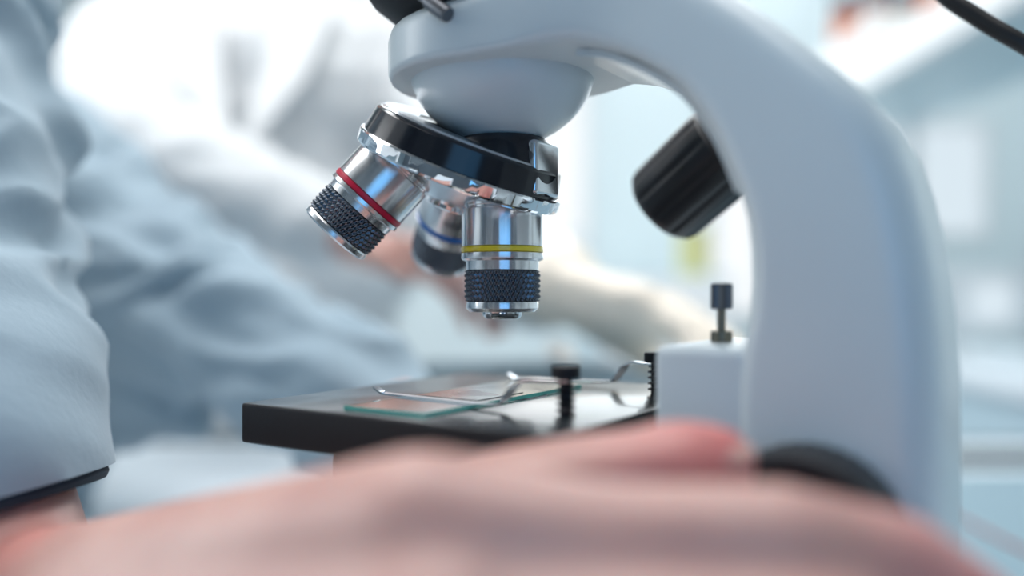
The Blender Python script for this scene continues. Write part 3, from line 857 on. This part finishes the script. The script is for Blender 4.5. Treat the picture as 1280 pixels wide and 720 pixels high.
# back wall cut round its windows
wins.sort()
bm = bmesh.new(); x = XL
for (x0, x1, z0, z1) in wins:
    box(bm, (x, YB, FL), (x0, YB + 80, CE)); box(bm, (x0, YB, FL), (x1, YB + 80, z0)); box(bm, (x0, YB, z1), (x1, YB + 80, CE)); x = x1
box(bm, (x, YB, FL), (XR, YB + 80, CE))
struct('wall_back', bm, 'wall')
def window(k, x0, x1, z0, z1, yw, sg, m):
    bm = bmesh.new(); t = 28
    ya, yb_ = sorted((yw - sg * 12, yw + sg * 60))
    box(bm, (x0, ya, z0), (x0 + t, yb_, z1)); box(bm, (x1 - t, ya, z0), (x1, yb_, z1)); box(bm, (x0 + t, ya, z0), (x1 - t, yb_, z0 + t)); box(bm, (x0 + t, ya, z1 - t), (x1 - t, yb_, z1))
    w = struct('window_%d' % k, bm, 'frame')
    ya, yb_ = sorted((yw + sg * 30, yw + sg * 36))
    bm = bmesh.new(); box(bm, (x0 + t - 2, ya, z0 + t - 2), (x1 - t + 2, yb_, z1 - t + 2))
    link('frosted_pane', bm, m, w, IDW, smooth=False)
for i, q_ in enumerate(wins): window(i + 1, *q_, YB, 1, 'daylight_bright' if i in (1, 2) else 'daylight')
for i, q_ in enumerate(fw): window(i + 5, *q_, YF, -1, 'daylight_dim')  # unseen windows added behind the camera, glowing for fill and metal reflections

# shelf unit with bottles, right background
sh = empty('shelf_unit', W(1130, 2000, FL), 'white open shelf unit along the right, carrying amber bottles', 'shelf')
bm = bmesh.new(); box(bm, (935, 1250, 540), (1290, 2700, 612), 3, 2); link('shelf_board', bm, 'shelf', sh, IDW)
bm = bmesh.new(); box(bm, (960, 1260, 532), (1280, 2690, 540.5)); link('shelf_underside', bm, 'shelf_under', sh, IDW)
for (x, y) in ((1240, 1290), (1240, 2640)):
    bm = bmesh.new(); box(bm, (x, y, TABLE - 2), (x + 36, y + 36, 541), 2, 2); link('post', bm, 'frame', sh, IDW)
bm = bmesh.new(); box(bm, (1010, 1250, TABLE - 40), (1600, 2760, TABLE - 2), 3, 2); link('worktop', bm, 'bench', sh, IDW)
bm = bmesh.new(); box(bm, (1030, 1270, FL), (1590, 2740, TABLE - 40), 3, 2); link('cabinet_body', bm, 'bench_body', sh, IDW)
def bottle(x, y, z, r, h, mglass, label):
    t = empty('reagent_bottle', W(x, y, z), label, 'bottle', 'reagent bottles on the shelf')
    T = Matrix.Translation(W(x, y, z))
    bm = bmesh.new(); lathe(bm, [(0, 0), (0, r * .92), (3, r), (h * .58, r), (h * .66, r * .85), (h * .70, r * .6), (h * .74, r * .55)], 40); link('glass_body', bm, mglass, t, T)
    bm = bmesh.new(); lathe(bm, [(h * .68, 0), (h * .68, r * .88), (h * .99, r * .88), (h, r * .8), (h, 0)], 32, close=False); link('cap', bm, 'cap', t, T)
    bm = bmesh.new(); lathe(bm, [(h * .2, r * 1.01), (h * .5, r * 1.01)], 40, close=False); link('label', bm, 'label' if mglass != 'amber' else 'amber_label', t, T)
bm = bmesh.new(); box(bm, (938, 2200, 612.2), (1275, 2660, 722), 4, 2); link('riser', bm, 'shelf', sh, IDW)
bm = bmesh.new(); box(bm, (938, 1700, 612.2), (1275, 2198, 640), 4, 2); link('riser', bm, 'shelf', sh, IDW)
for (px, d, r, h, mg, lb) in ((1058, 2520, 40, 165, 'amber', 'orange bottle with a dark cap, leftmost on the shelf'),
                              (1094, 2400, 34, 150, 'amber_dark', 'dark red bottle beside the orange one on the shelf'),
                              (1128, 2130, 30, 125, 'cap', 'dark bottle with a pale paper strip, third from the left on the shelf'),
                              (1160, 1960, 22, 100, 'amber', 'small amber bottle, rightmost on the shelf')):
    bottle((px - 640) / F0 * d, d, 722.2 if d > 2200 else 640.2, r, h, mg, lb)
# monitor on the side bench
mo = empty('monitor', W(1130, 1560, TABLE - 2), 'pale monitor with a white screen on the right hand worktop', 'monitor')
bm = bmesh.new(); box(bm, (1060, 2080, TABLE - 2), (1200, 2200, TABLE + 8), 3, 2); link('stand', bm, 'screen_frame', mo, IDW)
bm = bmesh.new(); box(bm, (1115, 2130, TABLE + 6), (1145, 2150, -60), 2, 2); link('neck', bm, 'screen_frame', mo, IDW)
bm = bmesh.new(); box(bm, (1075, 2110, -100), (1325, 2140, 60), 5, 3); link('casing', bm, 'screen_frame', mo, IDW)
bm = bmesh.new(); box(bm, (1150, 2107, -78), (1260, 2111, 26)); link('screen', bm, 'daylight', mo, IDW)
# far cabinets seen through the arch
cbn = empty('tall_cabinet', W(560, 3000, FL), 'grey white tall cabinet far behind, seen through the arch of the microscope', 'cabinet')
bm = bmesh.new(); box(bm, (300, 2900, FL), (760, 3300, 60), 5, 2); link('cabinet_body', bm, 'bench_body', cbn, IDW)
for x in (308, 534):
    bm = bmesh.new(); box(bm, (x, 2886, FL + 60), (x + 218, 2901, 48), 3, 2); d_ = link('door', bm, 'shelf', cbn, IDW)
    bm = bmesh.new(); tube(bm, [(x + 190, 2886, -350), (x + 190, 2868, -345), (x + 190, 2868, -255), (x + 190, 2886, -250)], 6, 10); link('handle', bm, 'chrome', d_, IDW)
bm = bmesh.new(); box(bm, (610, 2960, 61), (690, 3060, 230), 3, 2)
yb = link('cardboard_box', bm, 'yellow_box', None, IDW, smooth=False)
tag(yb, 'olive yellow box standing on the far cabinet, seen under the ribbed knob', 'box')

# ceiling lamps: unseen panels that light the room
k = 0
for (x, y, lb) in ((-500, 1500, 'square ceiling light panel above the person in white'), (900, 1500, 'square ceiling light panel above the right hand shelf'),
                   (-500, 2900, 'square ceiling light panel near the back wall, left'), (900, 2900, 'square ceiling light panel near the back wall, right')):
    cl = empty('ceiling_light', W(x, y, CE), lb, 'ceiling light', 'ceiling light panels')
    bm = bmesh.new(); box(bm, (x - 320, y - 320, CE - 40), (x + 320, y + 320, CE - 0.5), 4, 2); link('housing', bm, 'frame', cl, IDW)
    bm = bmesh.new(); box(bm, (x - 295, y - 295, CE - 44), (x + 295, y + 295, CE - 40.5)); link('diffuser', bm, 'lamp', cl, IDW)

# ------------------------------------------------------------------ light
def area(name, loc, target, sx, sy, power, col):
    l = bpy.data.lights.new(name, 'AREA'); l.shape = 'RECTANGLE'; l.size = sx; l.size_y = sy; l.energy = power; l.color = col
    o = bpy.data.objects.new(name, l); COL.objects.link(o)
    o.location = loc; d = Vector(target) - Vector(loc); o.rotation_euler = d.to_track_quat('-Z', 'Y').to_euler()
    return o
area('ceiling_lamp_light', W(-350, 480, 1400), W(-200, 1000, 0), 1.8, 1.1, 32, (1.0, 0.99, 0.98))  # added fill with no fitting, brightens the person in white
area('window_light', W(-2300, 1200, 700), W(0, 800, 0), 2.2, 1.6, 34, (0.98, 0.99, 1.0))  # added fill from the left rear; the left wall has no window
area('left_window_light', W(-1900, 150, 650), W(-150, 700, -80), 1.4, 1.2, 3.5, (0.93, 0.97, 1.0))  # added fill from the left, lifts the dark sleeve and bench
area('back_window_light', W(600, 3300, 900), W(200, 600, 0), 2.4, 1.6, 20, (0.96, 0.99, 1.0))
area('blue_lamp_light', W(45, -130, 50), W(10, 245, 10), 0.20, 0.20, 0.19, (0.14, 0.50, 1.0))

w = bpy.data.worlds.new('world'); sc.world = w; w.use_nodes = True
bg = w.node_tree.nodes['Background']; bg.inputs['Color'].default_value = (0.50, 0.68, 0.86, 1); bg.inputs['Strength'].default_value = 0.3

# ------------------------------------------------------------------ camera
cd = bpy.data.cameras.new('camera'); cam = bpy.data.objects.new('camera', cd); COL.objects.link(cam)
cam.location = (0, 0, H); cam.rotation_euler = (PI / 2, 0, 0)
cd.sensor_width = 36; cd.lens = F0 / 1280 * 36; cd.shift_y = 5 / 1280
cd.clip_start = 0.005; cd.clip_end = 50
cd.dof.use_dof = True; cd.dof.focus_distance = 0.236
cd.dof.aperture_fstop = (cd.lens) / 11.0
sc.camera = cam
vs = sc.view_settings
sc.display_settings.display_device = 'sRGB'
vs.view_transform = 'Standard'; vs.look = 'None'; vs.gamma = 1; vs.exposure = 0.0; vs.use_curve_mapping = False
sc.cycles.use_denoising = True
sc.cycles.max_bounces = 8
sc.cycles.sample_clamp_indirect = 6
